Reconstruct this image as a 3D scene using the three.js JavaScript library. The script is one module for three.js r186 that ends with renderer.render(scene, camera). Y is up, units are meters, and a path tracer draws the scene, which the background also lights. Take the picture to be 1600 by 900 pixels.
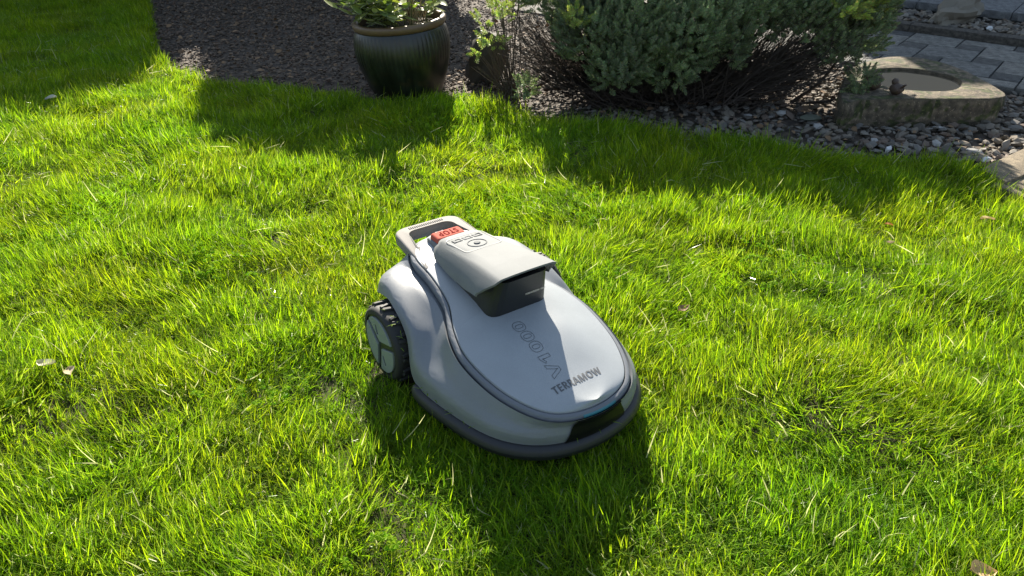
import * as THREE from 'three';
import { ImprovedNoise } from 'three/addons/math/ImprovedNoise.js';
import { FontLoader } from 'three/addons/loaders/FontLoader.js';
import { RoundedBoxGeometry } from 'three/addons/geometries/RoundedBoxGeometry.js';
import { mergeGeometries, mergeVertices, toCreasedNormals } from 'three/addons/utils/BufferGeometryUtils.js';

// ---------------------------------------------------------------- camera, sky, sun, exposure
const scene = new THREE.Scene();
const CAM_H = 1.2, PITCH = 31.5, FOV = 42;
const camera = new THREE.PerspectiveCamera(FOV, 16 / 9, 0.05, 400);
camera.position.set(0, CAM_H, 0);
camera.rotation.set(-PITCH * Math.PI / 180, 0, 0);
scene.add(camera);

const SUN_EL = 27 * Math.PI / 180, SUN_AZ = 6 * Math.PI / 180;      // shadows run towards the camera and a little to the right
const sunDir = new THREE.Vector3(-Math.sin(SUN_AZ) * Math.cos(SUN_EL), Math.sin(SUN_EL), -Math.cos(SUN_AZ) * Math.cos(SUN_EL));
{ // clear pale sky, brighter towards the horizon and round the sun
  const W = 256, H = 128, d = new Float32Array(W * H * 4);
  for (let y = 0; y < H; y++) for (let x = 0; x < W; x++) {
    const el = ((y + 0.5) / H - 0.5) * Math.PI, az = ((x + 0.5) / W - 0.5) * 2 * Math.PI, k = (y * W + x) * 4;
    const v = new THREE.Vector3(Math.cos(el) * Math.cos(az), Math.sin(el), Math.cos(el) * Math.sin(az)), c = Math.max(0, v.dot(sunDir)), h = Math.pow(1 - Math.max(0, Math.sin(el)), 3), glow = 0.2 * c ** 6 + 0.6 * c ** 40;
    d[k] = 0.095 + 0.125 * h + glow; d[k + 1] = 0.135 + 0.12 * h + glow * 0.95; d[k + 2] = 0.20 + 0.085 * h + glow * 0.85; d[k + 3] = 1;
    if (el < 0) { d[k] = 0.07; d[k + 1] = 0.08; d[k + 2] = 0.05; }
  }
  const t = new THREE.DataTexture(d, W, H, THREE.RGBAFormat, THREE.FloatType); t.mapping = THREE.EquirectangularReflectionMapping; t.magFilter = t.minFilter = THREE.LinearFilter; t.needsUpdate = true;
  scene.background = t; scene.environment = t;
}
const sun = new THREE.DirectionalLight(0xfff5e4, 5);
sun.name = 'sun';
sun.position.copy(sunDir).multiplyScalar(30);
sun.target.position.set(0, 0, -2);
sun.castShadow = true;
sun.shadow.mapSize.set(4096, 4096);
Object.assign(sun.shadow.camera, { left: -8, right: 8, top: 8, bottom: -8, near: 1, far: 60 });
sun.shadow.radius = 1;
scene.add(sun, sun.target);

const renderer = new THREE.WebGLRenderer({ antialias: true });
renderer.toneMapping = THREE.LinearToneMapping;
renderer.toneMappingExposure = 3.3;
renderer.shadowMap.enabled = true;

// ---------------------------------------------------------------- helpers
let seed = 12345;
function rnd() { seed = (seed + 0x6D2B79F5) | 0; let t = Math.imul(seed ^ (seed >>> 15), 1 | seed); t = (t + Math.imul(t ^ (t >>> 7), 61 | t)) ^ t; return ((t ^ (t >>> 14)) >>> 0) / 4294967296; }
const rr = (a, b) => a + (b - a) * rnd();
const gauss = () => (rnd() + rnd() + rnd() + rnd() - 2) * 1.0;
const perlin = new ImprovedNoise();
const noise = (x, y, z = 0) => perlin.noise(x, y, z);
const clamp = (x, a, b) => Math.min(b, Math.max(a, x));
const smooth = (a, b, x) => { const t = clamp((x - a) / (b - a), 0, 1); return t * t * (3 - 2 * t); };
const V = (x, y, z) => new THREE.Vector3(x, y, z);

const FPX = 450 / Math.tan(FOV * Math.PI / 360), CP = Math.cos(PITCH * Math.PI / 180), SP = Math.sin(PITCH * Math.PI / 180);
function rayOf(px, py) { const a = (px - 800) / FPX, b = -(py - 450) / FPX; return V(a, CP * b - SP, -SP * b - CP); }
function gp(px, py, y = 0) { const d = rayOf(px, py), t = (y - CAM_H) / d.y; return V(d.x * t, y, d.z * t); }          // a point of the photo on a level surface
function atZ(px, py, z) { const d = rayOf(px, py), t = z / d.z; return V(d.x * t, CAM_H + d.y * t, z); }               // a point of the photo on an upright plane
function project(x, y, z) { const X = x, Y = CP * (y - CAM_H) - SP * z, Z = SP * (y - CAM_H) + CP * z; return [800 + FPX * X / -Z, 450 - FPX * Y / -Z, -Z]; }

const taken = new Map();
function numbered(name) { const n = taken.get(name) ?? 0; taken.set(name, n + 1); return n ? `${name}_${String(n).padStart(3, '0')}` : name; }
function shade(o) { o.traverse((c) => { if (c.isMesh) { c.castShadow = true; c.receiveShadow = true; } }); return o; }
function thing(name, label, category, pos = [0, 0, 0], group) {
  const o = new THREE.Group(); o.name = numbered(name); o.position.set(...pos); o.userData = { label, category };
  if (group) o.userData.group = group;
  scene.add(o); return o;
}
function part(name, geo, mat, parent, kind) {
  const m = new THREE.Mesh(geo, mat); m.name = name; if (kind) m.userData.kind = kind; m.castShadow = m.receiveShadow = true;
  parent.add(m); return m;
}
function single(name, geo, mat, label, category, group) {
  const m = part(numbered(name), geo, mat, scene); m.userData = { label, category }; if (group) m.userData.group = group; return m;
}
function structure(name, geo, mat, label, category) {
  const m = part(numbered(name), geo, mat, scene, 'structure'); m.userData.label = label; m.userData.category = category; return m;
}
const lin = (r, g, b) => new THREE.Color().setRGB(r, g, b);
const std = (c, roughness = 0.8, o = {}) => new THREE.MeshPhysicalMaterial({ color: c, roughness, side: THREE.DoubleSide, ...o });
function clean(g) { const o = new THREE.BufferGeometry(); const s = g.index ? g.toNonIndexed() : g; o.setAttribute('position', s.attributes.position); if (!s.attributes.normal) s.computeVertexNormals(); o.setAttribute('normal', s.attributes.normal); return o; }
const merge = (l) => mergeGeometries(l.map(clean));
function tube(pts, r, seg = 12, rad = 6, closed = false) { return new THREE.TubeGeometry(new THREE.CatmullRomCurve3(pts, closed, 'centripetal'), seg, r, rad, closed); }
function taper(pts, r0, r1, seg = 8, rad = 5) {
  const c = new THREE.CatmullRomCurve3(pts, false, 'centripetal'), g = new THREE.TubeGeometry(c, seg, 1, rad, false), p = g.attributes.position;
  for (let i = 0; i <= seg; i++) { const o = c.getPointAt(i / seg), r = r0 + (r1 - r0) * i / seg; for (let j = 0; j <= rad; j++) { const k = i * (rad + 1) + j; p.setXYZ(k, o.x + (p.getX(k) - o.x) * r, o.y + (p.getY(k) - o.y) * r, o.z + (p.getZ(k) - o.z) * r); } }
  return g;
}
function gridGeo(rows, closedU = false) {                            // rows of equal length -> smooth surface
  const n = rows[0].length, pos = [], idx = [];
  for (const r of rows) for (const p of r) pos.push(p.x, p.y, p.z);
  for (let i = 0; i + 1 < rows.length; i++) for (let j = 0; j < (closedU ? n : n - 1); j++) {
    const a = i * n + j, b = i * n + (j + 1) % n, c = a + n, d = (i + 1) * n + (j + 1) % n; idx.push(a, c, b, b, c, d);
  }
  const g = new THREE.BufferGeometry(); g.setAttribute('position', new THREE.Float32BufferAttribute(pos, 3)); g.setIndex(idx); g.computeVertexNormals(); return g;
}
function canvasTexture(size, draw, srgb = true) {
  const data = new Uint8Array(size * size * 4);
  for (let y = 0; y < size; y++) for (let x = 0; x < size; x++) { const c = draw(x / size, y / size), k = (y * size + x) * 4; data[k] = clamp(c[0], 0, 1) * 255; data[k + 1] = clamp(c[1], 0, 1) * 255; data[k + 2] = clamp(c[2], 0, 1) * 255; data[k + 3] = 255; }
  const t = new THREE.DataTexture(data, size, size); t.wrapS = t.wrapT = THREE.RepeatWrapping; t.magFilter = THREE.LinearFilter; t.minFilter = THREE.LinearMipmapLinearFilter; t.generateMipmaps = true;
  if (srgb) t.colorSpace = THREE.SRGBColorSpace; t.needsUpdate = true; return t;
}
const fbm = (x, y, o = 4) => { let s = 0, a = 0.5; for (let i = 0; i < o; i++) { s += a * noise(x, y, 3.7 * i); x *= 2.03; y *= 2.03; a *= 0.5; } return s; };
function planUV(g, k = 1) { const p = g.attributes.position, n = g.attributes.normal, uv = []; for (let i = 0; i < p.count; i++) { const ax = Math.abs(n.getX(i)), ay = Math.abs(n.getY(i)), az = Math.abs(n.getZ(i)); if (ay >= ax && ay >= az) uv.push(p.getX(i) * k, p.getZ(i) * k); else if (ax > az) uv.push(p.getZ(i) * k, p.getY(i) * k); else uv.push(p.getX(i) * k, p.getY(i) * k); } g.setAttribute('uv', new THREE.Float32BufferAttribute(uv, 2)); return g; }

// ---------------------------------------------------------------- the layout of the ground
const EDGE = [[225, -30], [228, 20], [236, 70], [252, 105], [310, 128], [420, 138], [520, 148], [600, 156], [700, 160], [770, 172], [850, 190], [960, 196], [1090, 214], [1200, 230], [1300, 248], [1400, 258], [1490, 266], [1535, 284], [1600, 304], [1700, 330]].map(([x, y]) => gp(x, y));
const lawnPoly = [...EDGE.map((p) => [p.x, p.z]), [5, -2.6], [5, 3], [-7, 3], [-7, -9], [EDGE[0].x - 0.2, -9]];
function inPoly(x, z, poly) { let c = false; for (let i = 0, j = poly.length - 1; i < poly.length; j = i++) { const [xi, zi] = poly[i], [xj, zj] = poly[j]; if ((zi > z) !== (zj > z) && x < (xj - xi) * (z - zi) / (zj - zi) + xi) c = !c; } return c; }
function edgeDistance(x, z) { let d = 9; for (let i = 0; i + 1 < EDGE.length; i++) { const a = EDGE[i], b = EDGE[i + 1], ux = b.x - a.x, uz = b.z - a.z, t = clamp(((x - a.x) * ux + (z - a.z) * uz) / (ux * ux + uz * uz), 0, 1); d = Math.min(d, Math.hypot(x - a.x - ux * t, z - a.z - uz * t)); } return d; }
const MOW = { x: -0.002, z: -1.501, a: 34.5 * Math.PI / 180, s: 0.909 };
function toMower(x, z) { const dx = (x - MOW.x) / MOW.s, dz = (z - MOW.z) / MOW.s, s = Math.sin(MOW.a), c = Math.cos(MOW.a); return [dx * s + dz * c, -dx * c + dz * s]; }
function lawnY(x, z) {
  const m = Math.exp(-((x - MOW.x) ** 2 + (z - MOW.z) ** 2) / 0.25);
  return (0.030 * noise(x * 1.9 + 3, z * 1.9) + 0.020 * noise(x * 4.4, z * 4.4 + 9)) * (1 - m);
}

// soil that everything lies on
const soilTex = canvasTexture(512, (u, v) => { const n = fbm(u * 24, v * 24), f = rnd() * 0.14; const k = 0.24 + 0.22 * n + f - 0.07; return [k * 1.08, k * 0.93, k * 0.78]; });
{
  const g = new THREE.PlaneGeometry(160, 160, 1, 1).rotateX(-Math.PI / 2).translate(0, -0.05, 0); planUV(g, 1);
  structure('ground', g, std(0xffffff, 0.95, { map: soilTex }), 'dark brown soil under the garden', 'ground');
}
{
  const rows = []; for (let i = 0; i <= 120; i++) { const r = [], z = -8.6 + i * 0.1; for (let j = 0; j <= 120; j++) { const x = -6.5 + j * 0.1; let y = lawnY(x, z); if (!inPoly(x, z, lawnPoly)) y -= clamp(edgeDistance(x, z) * 0.9, 0, 0.09); r.push(V(x, y - 0.004, z)); } rows.push(r); }
  const g = gridGeo(rows); planUV(g, 1.6);
  const t = canvasTexture(512, (u, v) => { const n = fbm(u * 30, v * 30), f = rnd() * 0.12; const k = 0.25 + 0.2 * n + f; return [k * 0.72, k * 0.70, k * 0.30]; });
  structure('lawn', g, std(0xffffff, 0.95, { map: t }), 'dark mossy thatch under the sunlit grass', 'lawn');
}

// ---------------------------------------------------------------- grass
function bladeInto(pos, col, o) {                                    // a bent tapering ribbon
  const { x, z, h, w, dir, bend, twist, c } = o, S = 3, cx = Math.cos(dir), sx = Math.sin(dir);
  const ax = -Math.sin(dir + twist), az = Math.cos(dir + twist);
  let px = x, py = -0.006, pz = z, prev = null, ang = o.lean;
  for (let i = 0; i <= S; i++) {
    const t = i / S, ww = w * (1 - Math.pow(t, 2.2)) * 0.5 + 0.00012;
    const L = V(px + ax * ww, py, pz + az * ww), R = V(px - ax * ww, py, pz - az * ww);
    if (prev) { const [A, B] = prev; for (const q of [A, B, L, B, R, L]) { pos.push(q.x, q.y, q.z); col.push(...c); } }
    prev = [L, R];
    px += cx * Math.sin(ang) * h / S; pz += sx * Math.sin(ang) * h / S; py += Math.cos(ang) * h / S; ang += bend / S;
  }
}
const greens = [[0.24, 0.38, 0.004], [0.29, 0.43, 0.005], [0.175, 0.315, 0.004], [0.33, 0.45, 0.006], [0.20, 0.355, 0.008], [0.12, 0.24, 0.006], [0.27, 0.36, 0.03]];
function tuftGeo(n, R, h0, h1, w0, w1, dry = 0.05) {
  const pos = [], col = [];
  for (let i = 0; i < n; i++) {
    const a = rr(0, 6.283), r = R * Math.sqrt(rnd());
    let c = greens[Math.floor(rnd() * greens.length)]; const k = rr(0.8, 1.2); c = c.map((q) => q * k);
    if (rnd() < dry) c = [0.46 * k, 0.47 * k, 0.22 * k];
    const h = rr(h0, h1) * (rnd() < 0.12 ? 1.35 : 1);
    bladeInto(pos, col, { x: Math.cos(a) * r, z: Math.sin(a) * r, h, w: rr(w0, w1), dir: a + gauss() * 2, lean: Math.abs(gauss()) * 0.95, bend: rr(0.1, 2.0) * rr(0.4, 1), twist: gauss() * 1.0, c });
  }
  const g = new THREE.BufferGeometry(); g.setAttribute('position', new THREE.Float32BufferAttribute(pos, 3)); g.setAttribute('color', new THREE.Float32BufferAttribute(col, 3)); g.computeVertexNormals(); return g;
}
const grassMat = new THREE.MeshPhysicalMaterial({ color: 0xffffff, vertexColors: true, roughness: 1, transmission: 0.6, thickness: 0, side: THREE.DoubleSide, clearcoat: 0.12, clearcoatRoughness: 0.22, specularIntensity: 0.15 });
const stalkMat = grassMat.clone(); stalkMat.clearcoat = 0.9; stalkMat.clearcoatRoughness = 0.16;
const grass = new THREE.Group(); grass.name = 'grass'; grass.userData = { kind: 'stuff', label: 'bright green unevenly mown lawn grass', category: 'grass' }; scene.add(grass);
function underMower(x, z) { const [a, b] = toMower(x, z); if (a > -0.06 && a < 0.35) { const w = 0.265 - 0.17 * smooth(0.14, 0.37, a) ; return Math.abs(b) < w - 0.012; } return a > -0.42 && a <= -0.06 && Math.abs(b) < (a < -0.33 ? 0.10 : 0.285); }
const M4 = new THREE.Matrix4(), Q = new THREE.Quaternion(), Q2 = new THREE.Quaternion(), UP = V(0, 1, 0), colr = new THREE.Color();
function placeGrass(variants, list, name, mat = grassMat) {
  const per = variants.map(() => []); list.forEach((t) => per[Math.floor(rnd() * variants.length)].push(t));
  per.forEach((l, k) => {
    if (!l.length) return;
    const m = new THREE.InstancedMesh(variants[k], mat, l.length); m.name = name; m.userData.kind = 'stuff'; m.castShadow = m.receiveShadow = true;
    l.forEach((t, i) => {
      Q.setFromAxisAngle(UP, rr(0, 6.283)); Q2.setFromAxisAngle(V(Math.sin(t.d), 0, -Math.cos(t.d)), -t.tilt); Q.premultiply(Q2);
      m.setMatrixAt(i, M4.compose(V(t.x, t.y, t.z), Q, V(t.w, t.h, t.w))); m.setColorAt(i, colr.setRGB(t.c[0], t.c[1], t.c[2]));
    });
    grass.add(m);
  });
}
{
  const fine = Array.from({ length: 9 }, () => tuftGeo(12, 0.022, 0.024, 0.056, 0.0012, 0.0028, 0.015));
  const list = [];
  const DENS = 6200, step = 0.25;
  for (let X = -7; X < 5; X += step) for (let Zc = -8.5; Zc < 0; Zc += step) {
    const [px, py, dep] = project(X + step / 2, 0, Zc + step / 2); if (dep < 0.4) continue;
    const mg = 260 * 2 / Math.max(dep, 1); if (px < -mg || px > 1600 + mg || py > 900 + mg * 1.3 || py < -140) continue;
    const inside = px > -120 && px < 1720 && py < 1050; const D = DENS * (inside ? 1 : 0.5) * clamp(2.6 / dep, 0.62, 1.1);
    const n = Math.round(D * step * step);
    for (let i = 0; i < n; i++) {
      const x = X + rnd() * step, z = Zc + rnd() * step; const ed = edgeDistance(x, z), ragged = 0.05 * noise(x * 7, z * 7, 3) + 0.03 * noise(x * 21, z * 21, 8); if (inPoly(x, z, lawnPoly) ? ed < -ragged - 0.02 : ed > ragged + 0.015 * rnd() || ed > 0.09) continue; if (underMower(x, z)) continue;
      const clump = noise(x * 5.5, z * 5.5, 1.3), big = noise(x * 1.6 + 7, z * 1.6, 4.4), thin = noise(x * 3.1, z * 3.1 + 40, 7.7);
      if (thin < -0.28 && rnd() < 0.5) continue;
      const flat = smooth(0.12, 0.42, noise(x * 2.6 + 31, z * 2.6 + 5, 2.2));
      const d = 6.283 * noise(x * 0.9, z * 0.9, 9.1) * 1.6 + gauss() * 0.5;
      const far = clamp(dep / 2.6, 1, 1.25);
      const edge = ed < 0.16 && rnd() < 0.5 ? 1.5 : 1;
      const h = (0.92 + 0.75 * clump + 0.5 * big + gauss() * 0.2) * (1 - 0.15 * flat) * edge;
      const hue = noise(x * 2.3 + 70, z * 2.3, 5), v = (1 + 0.35 * noise(x * 9, z * 9, 11)) * (rnd() < 0.14 ? 0.62 : 1);
      list.push({ x, y: lawnY(x, z), z, d, tilt: clamp(0.25 + 0.75 * flat + gauss() * 0.38, -0.4, 1.3), h: clamp(h, 0.35, 2), w: far * rr(0.85, 1.15), c: [v * (1 + 0.28 * hue), v * (1 + 0.05 * hue), v] });
    }
  }
  console.log('tufts', list.length);
  placeGrass(fine, list, 'grass_tuft');
  // long lying stalks and dry straws
  const long = Array.from({ length: 5 }, () => tuftGeo(2, 0.008, 0.055, 0.10, 0.0016, 0.0030, 0.06));
  const l2 = [], dryG = Array.from({ length: 3 }, () => tuftGeo(2, 0.02, 0.04, 0.075, 0.0018, 0.003, 1)), l3 = [];
  for (let i = 0; i < 9000; i++) {
    const x = rr(-4, 3.4), z = rr(-5, -0.6); if (!inPoly(x, z, lawnPoly) || underMower(x, z)) continue;
    const [px, py] = project(x, 0, z); if (px < -200 || px > 1800 || py > 1000) continue;
    const t = { x, y: lawnY(x, z), z, d: 6.283 * noise(x * 0.9, z * 0.9, 9.1) * 1.6 + gauss(), tilt: rr(0.1, 0.9), h: rr(0.7, 1.05), w: rr(0.8, 1.2), c: [1, 1, 1] };
    if (rnd() < 0.2) { t.tilt = rr(0.9, 1.4); t.y += rr(0.01, 0.035); l3.push(t); } else l2.push(t);
  }
  placeGrass(long, l2, 'grass_stalk', stalkMat); placeGrass(dryG, l3, 'dry_straw', stalkMat);
  // clover
  const pos = [], col = [];
  for (let s = 0; s < 3; s++) { const h = rr(0.03, 0.045), ox = gauss() * 0.02, oz = gauss() * 0.02; for (let k = 0; k < 3; k++) { const a = k * 2.094 + s, c = [0.21, 0.37, 0.006].map((q) => q * rr(0.8, 1.2)); const C = V(ox, h, oz); let pv = null; for (let j = 0; j <= 6; j++) { const b = a + (j / 6 - 0.5) * 1.9, r = 0.0095 * (0.75 + 0.25 * Math.sin(j / 6 * Math.PI)); const P = V(ox + Math.cos(b) * r, h + 0.002 * Math.cos(j * 2), oz + Math.sin(b) * r); if (pv) for (const q of [C, pv, P]) { pos.push(q.x, q.y, q.z); col.push(...c); } pv = P; } } }
  const cg = new THREE.BufferGeometry(); cg.setAttribute('position', new THREE.Float32BufferAttribute(pos, 3)); cg.setAttribute('color', new THREE.Float32BufferAttribute(col, 3)); cg.computeVertexNormals();
  const l4 = []; for (let i = 0; i < 9000; i++) { const x = rr(-3.2, 2.6), z = rr(-4, -0.7); if (noise(x * 2.2 + 90, z * 2.2, 6) < 0.22 + rnd() * 0.25 || !inPoly(x, z, lawnPoly) || underMower(x, z)) continue; l4.push({ x, y: lawnY(x, z), z, d: rr(0, 6.3), tilt: gauss() * 0.35, h: rr(0.7, 1.15), w: rr(0.7, 1.2), c: [1, 1, 1] }); }
  placeGrass([cg], l4, 'clover');
}
// ---------------------------------------------------------------- robot mower (local x forward, z its right side)
const font = await new FontLoader().loadAsync('fonts/droid/droid_sans_bold.typeface.json');
{
  const mower = thing('robot_mower', 'grey robot lawn mower with black bumper and red stop button on the grass', 'lawn mower', [MOW.x, 0.0, MOW.z]);
  mower.rotation.y = -(Math.PI / 2 - MOW.a); mower.scale.setScalar(MOW.s);
  const grain = canvasTexture(256, () => { const k = 0.5 + (rnd() - 0.5) * 0.9; return [k, k, k]; }, false);
  const dust = canvasTexture(512, (u, v) => { const n = fbm(u * 6, v * 6, 5), sp = rnd() < 0.004 ? 0.12 : 0, k = 0.95 + 0.045 * n + sp + (rnd() - 0.5) * 0.05; return [k, k, k * 0.985]; }); dust.repeat.set(0.16, 0.16);
  const plastic = (r, g, b, rough, o = {}) => std(lin(r, g, b), rough, { bumpMap: grain, bumpScale: 0.00012, ...o });
  const M = {
    deck: plastic(0.325, 0.352, 0.385, 0.42, { map: dust }), shell: plastic(0.19, 0.205, 0.23, 0.45, { map: dust }), trim: plastic(0.15, 0.162, 0.18, 0.6, { specularIntensity: 0.5 }),
    black: plastic(0.018, 0.019, 0.022, 0.42, { specularIntensity: 0.9 }), rubber: plastic(0.02, 0.02, 0.02, 0.7), window: std(lin(0.006, 0.006, 0.007), 0.35, { specularIntensity: 0.5 }),
    cap: plastic(0.195, 0.206, 0.215, 0.75, { specularIntensity: 0.4, map: dust }), handle: plastic(0.22, 0.21, 0.195, 0.75, { specularIntensity: 0.4 }), red: plastic(0.42, 0.10, 0.07, 0.8, { specularIntensity: 0.15 }), deepRed: std(lin(0.12, 0.006, 0.005), 0.9, { specularIntensity: 0.1 }), pale: plastic(0.75, 0.68, 0.62, 0.5), ink: std(lin(0.09, 0.095, 0.10), 0.6), line: std(lin(0.13, 0.14, 0.15), 0.6),
    cyan: std(lin(0.03, 0.17, 0.22), 0.35), hub: plastic(0.21, 0.24, 0.23, 0.5), key: plastic(0.15, 0.157, 0.16, 0.8, { specularIntensity: 0.3 }), chassis: plastic(0.03, 0.03, 0.032, 0.7),
  };
  const uvd = (g, k = 14) => { if (!g.attributes.normal) g.computeVertexNormals(); return planUV(g, k); };
  const N = 180;
  const full = (c) => new THREE.CatmullRomCurve3([...c.map((p) => V(...p)), ...c.slice(1, -1).reverse().map((p) => V(p[0], p[1], -p[2]))], true, 'centripetal');
  const sample = (c) => { const q = full(c); return Array.from({ length: N }, (_, i) => q.getPoint(i / N)); };
  const D = sample([[-0.372, 0.305, 0], [-0.362, 0.303, 0.072], [-0.31, 0.298, 0.112], [-0.2, 0.287, 0.121], [-0.09, 0.266, 0.135], [0.005, 0.242, 0.174], [0.09, 0.221, 0.189], [0.235, 0.193, 0.166], [0.326, 0.177, 0.107], [0.355, 0.173, 0]]);
  const offset = (ring, o, dy, f = () => 1) => ring.map((p, i) => { const a = ring[(i + N - 1) % N], b = ring[(i + 1) % N], tx = b.x - a.x, tz = b.z - a.z, l = Math.hypot(tx, tz) || 1; return V(p.x - tz / l * -o * f(p) * -1, p.y + dy, p.z + tx / l * -o * f(p) * -1 * 1); });
  // outward test: the widest point must move out
  const sign = offset(D, 0.01, 0)[60].z > D[60].z ? 1 : -1;
  const off = (ring, o, dy) => offset(ring, o * sign, dy);
  const U = off(D, 0.022, 0).map((p) => V(p.x, p.y - 0.014 - 0.014 * smooth(-0.36, -0.28, p.x) * (1 - smooth(-0.12, 0.02, p.x)), p.z));
  const Mid = sample([[-0.400, 0.255, 0], [-0.392, 0.257, 0.09], [-0.342, 0.266, 0.150], [-0.22, 0.263, 0.172], [-0.095, 0.220, 0.186], [-0.005, 0.180, 0.221], [0.108, 0.166, 0.236], [0.25, 0.148, 0.198], [0.336, 0.143, 0.122], [0.366, 0.138, 0]]);
  const H = sample([[-0.402, 0.18, 0], [-0.398, 0.19, 0.10], [-0.347, 0.243, 0.205], [-0.235, 0.251, 0.225], [-0.10, 0.208, 0.243], [-0.042, 0.152, 0.266], [0.115, 0.132, 0.258], [0.262, 0.125, 0.210], [0.341, 0.12, 0.129], [0.369, 0.117, 0]]);
  const S = sample([[-0.395, 0.13, 0], [-0.39, 0.14, 0.10], [-0.349, 0.200, 0.220], [-0.235, 0.232, 0.238], [-0.120, 0.190, 0.251], [-0.056, 0.092, 0.270], [0.11, 0.090, 0.260], [0.262, 0.090, 0.210], [0.338, 0.090, 0.127], [0.365, 0.090, 0]]);
  const bodyAt = (i, v) => new THREE.CatmullRomCurve3([U[i], Mid[i], H[i], S[i]], false, 'centripetal').getPoint(v);
  { const rows = [off(D, 0.010, -0.034)]; rows.push(U.map((p) => p.clone())); for (let k = 1; k <= 18; k++) rows.push(D.map((_, i) => bodyAt(i, k / 18))); rows.push(off(S, -0.03, -0.012)); rows.push(off(S, -0.08, -0.012)); part('body_shell', uvd(toCreasedNormals(gridGeo(rows, true), 0.6)), M.shell, mower); }
  part('deck_trim', uvd(toCreasedNormals(gridGeo([off(D, 0.0030, -0.016), off(D, 0.0030, -0.006), off(D, 0.0045, -0.0045), off(D, 0.0120, -0.0060), off(D, 0.0145, -0.009), off(D, 0.0155, -0.018), off(D, 0.010, -0.04)], true), 0.7)), M.trim, mower);
  // deck panel, crowned
  const half = D.slice(0, N / 2 + 1);
  const edgeAt = (x) => { for (let i = 9; i + 1 < half.length; i++) if (half[i + 1].x >= x && half[i].x <= x) { const t = (x - half[i].x) / (half[i + 1].x - half[i].x || 1); return [half[i].y + (half[i + 1].y - half[i].y) * t, half[i].z + (half[i + 1].z - half[i].z) * t]; } return [0.2, 0.1]; };
  const crown = (s, x) => (0.010 + 0.024 * smooth(-0.25, 0.0, x) * (1 - smooth(0.12, 0.35, x))) * (1 - smooth(0.3, 1.08, Math.abs(s)));
  const deckY = (x, z) => { const [y, w] = edgeAt(x); return y + crown(z / Math.max(w, 0.01), x) + 0.001; };
  { const rows = half.map((p) => { const r = []; for (let j = -16; j <= 16; j++) { const s = Math.sin(j / 16 * Math.PI / 2); r.push(V(p.x, p.y + crown(s, p.x) + 0.001 - 0.002 * Math.abs(s) ** 12, p.z * s)); } return r; }); part('deck_panel', uvd(gridGeo(rows)), M.deck, mower); part('deck_edge', uvd(gridGeo([D.map((p) => V(p.x, p.y - 0.0008, p.z)), off(D, 0.0012, -0.003), off(D, 0.0008, -0.014), off(D, -0.004, -0.02)], true)), M.deck, mower); }
  // print on the deck
  const flatText = (text, size, w, h, place) => {                    // place(u, v) -> point; u along the word 0..w, v up the letters 0..h
    const sh = font.generateShapes(text, size), g = new THREE.ShapeGeometry(sh, 6); g.computeBoundingBox(); const b = g.boundingBox, p = g.attributes.position;
    for (let i = 0; i < p.count; i++) { const q = place((p.getX(i) - b.min.x) / (b.max.x - b.min.x) * w, (p.getY(i) - b.min.y) / (b.max.y - b.min.y) * h); p.setXYZ(i, q.x, q.y, q.z); }
    g.computeVertexNormals(); return clean(g);
  };
  part('lettering', flatText('TERRAMOW', 1, 0.142, 0.0205, (u, v) => { const x = 0.298 - v, z = 0.078 - u; return V(x, deckY(x, z) + 0.0008, z); }), M.ink, mower);
  { // outlined model number
    const sh = font.generateShapes('V1000', 1), segs = []; let mnx = 9, mxx = -9, mny = 9, mxy = -9; const loops = [];
    for (const s of sh) { const e = s.extractPoints(8); for (const l of [e.shape, ...e.holes]) { loops.push(l); for (const q of l) { mnx = Math.min(mnx, q.x); mxx = Math.max(mxx, q.x); mny = Math.min(mny, q.y); mxy = Math.max(mxy, q.y); } } }
    const P = (q) => { const u = (q.x - mnx) / (mxx - mnx) * 0.185, v = (q.y - mny) / (mxy - mny) * 0.032; const x = 0.262 - u, z = 0.024 + v; return V(x, deckY(x, z) + 0.0009, z); };
    for (const l of loops) for (let i = 0; i < l.length; i++) { const a = P(l[i]), b = P(l[(i + 1) % l.length]); if (a.distanceTo(b) < 1e-6) continue; const t = b.clone().sub(a).normalize(), n = V(-t.z, 0, t.x).multiplyScalar(0.00075); const e = t.clone().multiplyScalar(0.0003); const q = [a.clone().sub(e).add(n), a.clone().sub(e).sub(n), b.clone().add(e).add(n), b.clone().add(e).sub(n)]; segs.push(q[0], q[1], q[2], q[1], q[3], q[2]); }
    const g = new THREE.BufferGeometry().setFromPoints(segs); g.computeVertexNormals(); part('model_number', g, M.line, mower);
  }
  // front window and cyan strip lie on the body's nose
  const ringX = (k, z) => { for (let i = N / 2 - 34; i < N / 2; i++) { const a = bodyAt(i, k), b = bodyAt(i + 1, k); if (a.z >= z && b.z <= z) { const t = (a.z - z) / (a.z - b.z || 1); return [a.x + (b.x - a.x) * t, a.y + (b.y - a.y) * t]; } } return [0.37, 0.1]; };
  const nose = (y, z, out) => { let pv = null; for (let k = 0; k <= 24; k++) { const q = ringX(k / 24, Math.abs(z)); if (pv && q[1] <= y && pv[1] >= y) { const t = (pv[1] - y) / (pv[1] - q[1] || 1); return V(pv[0] + (q[0] - pv[0]) * t + out, y, z); } pv = q; } return V(pv[0] + out, y, z); };
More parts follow.
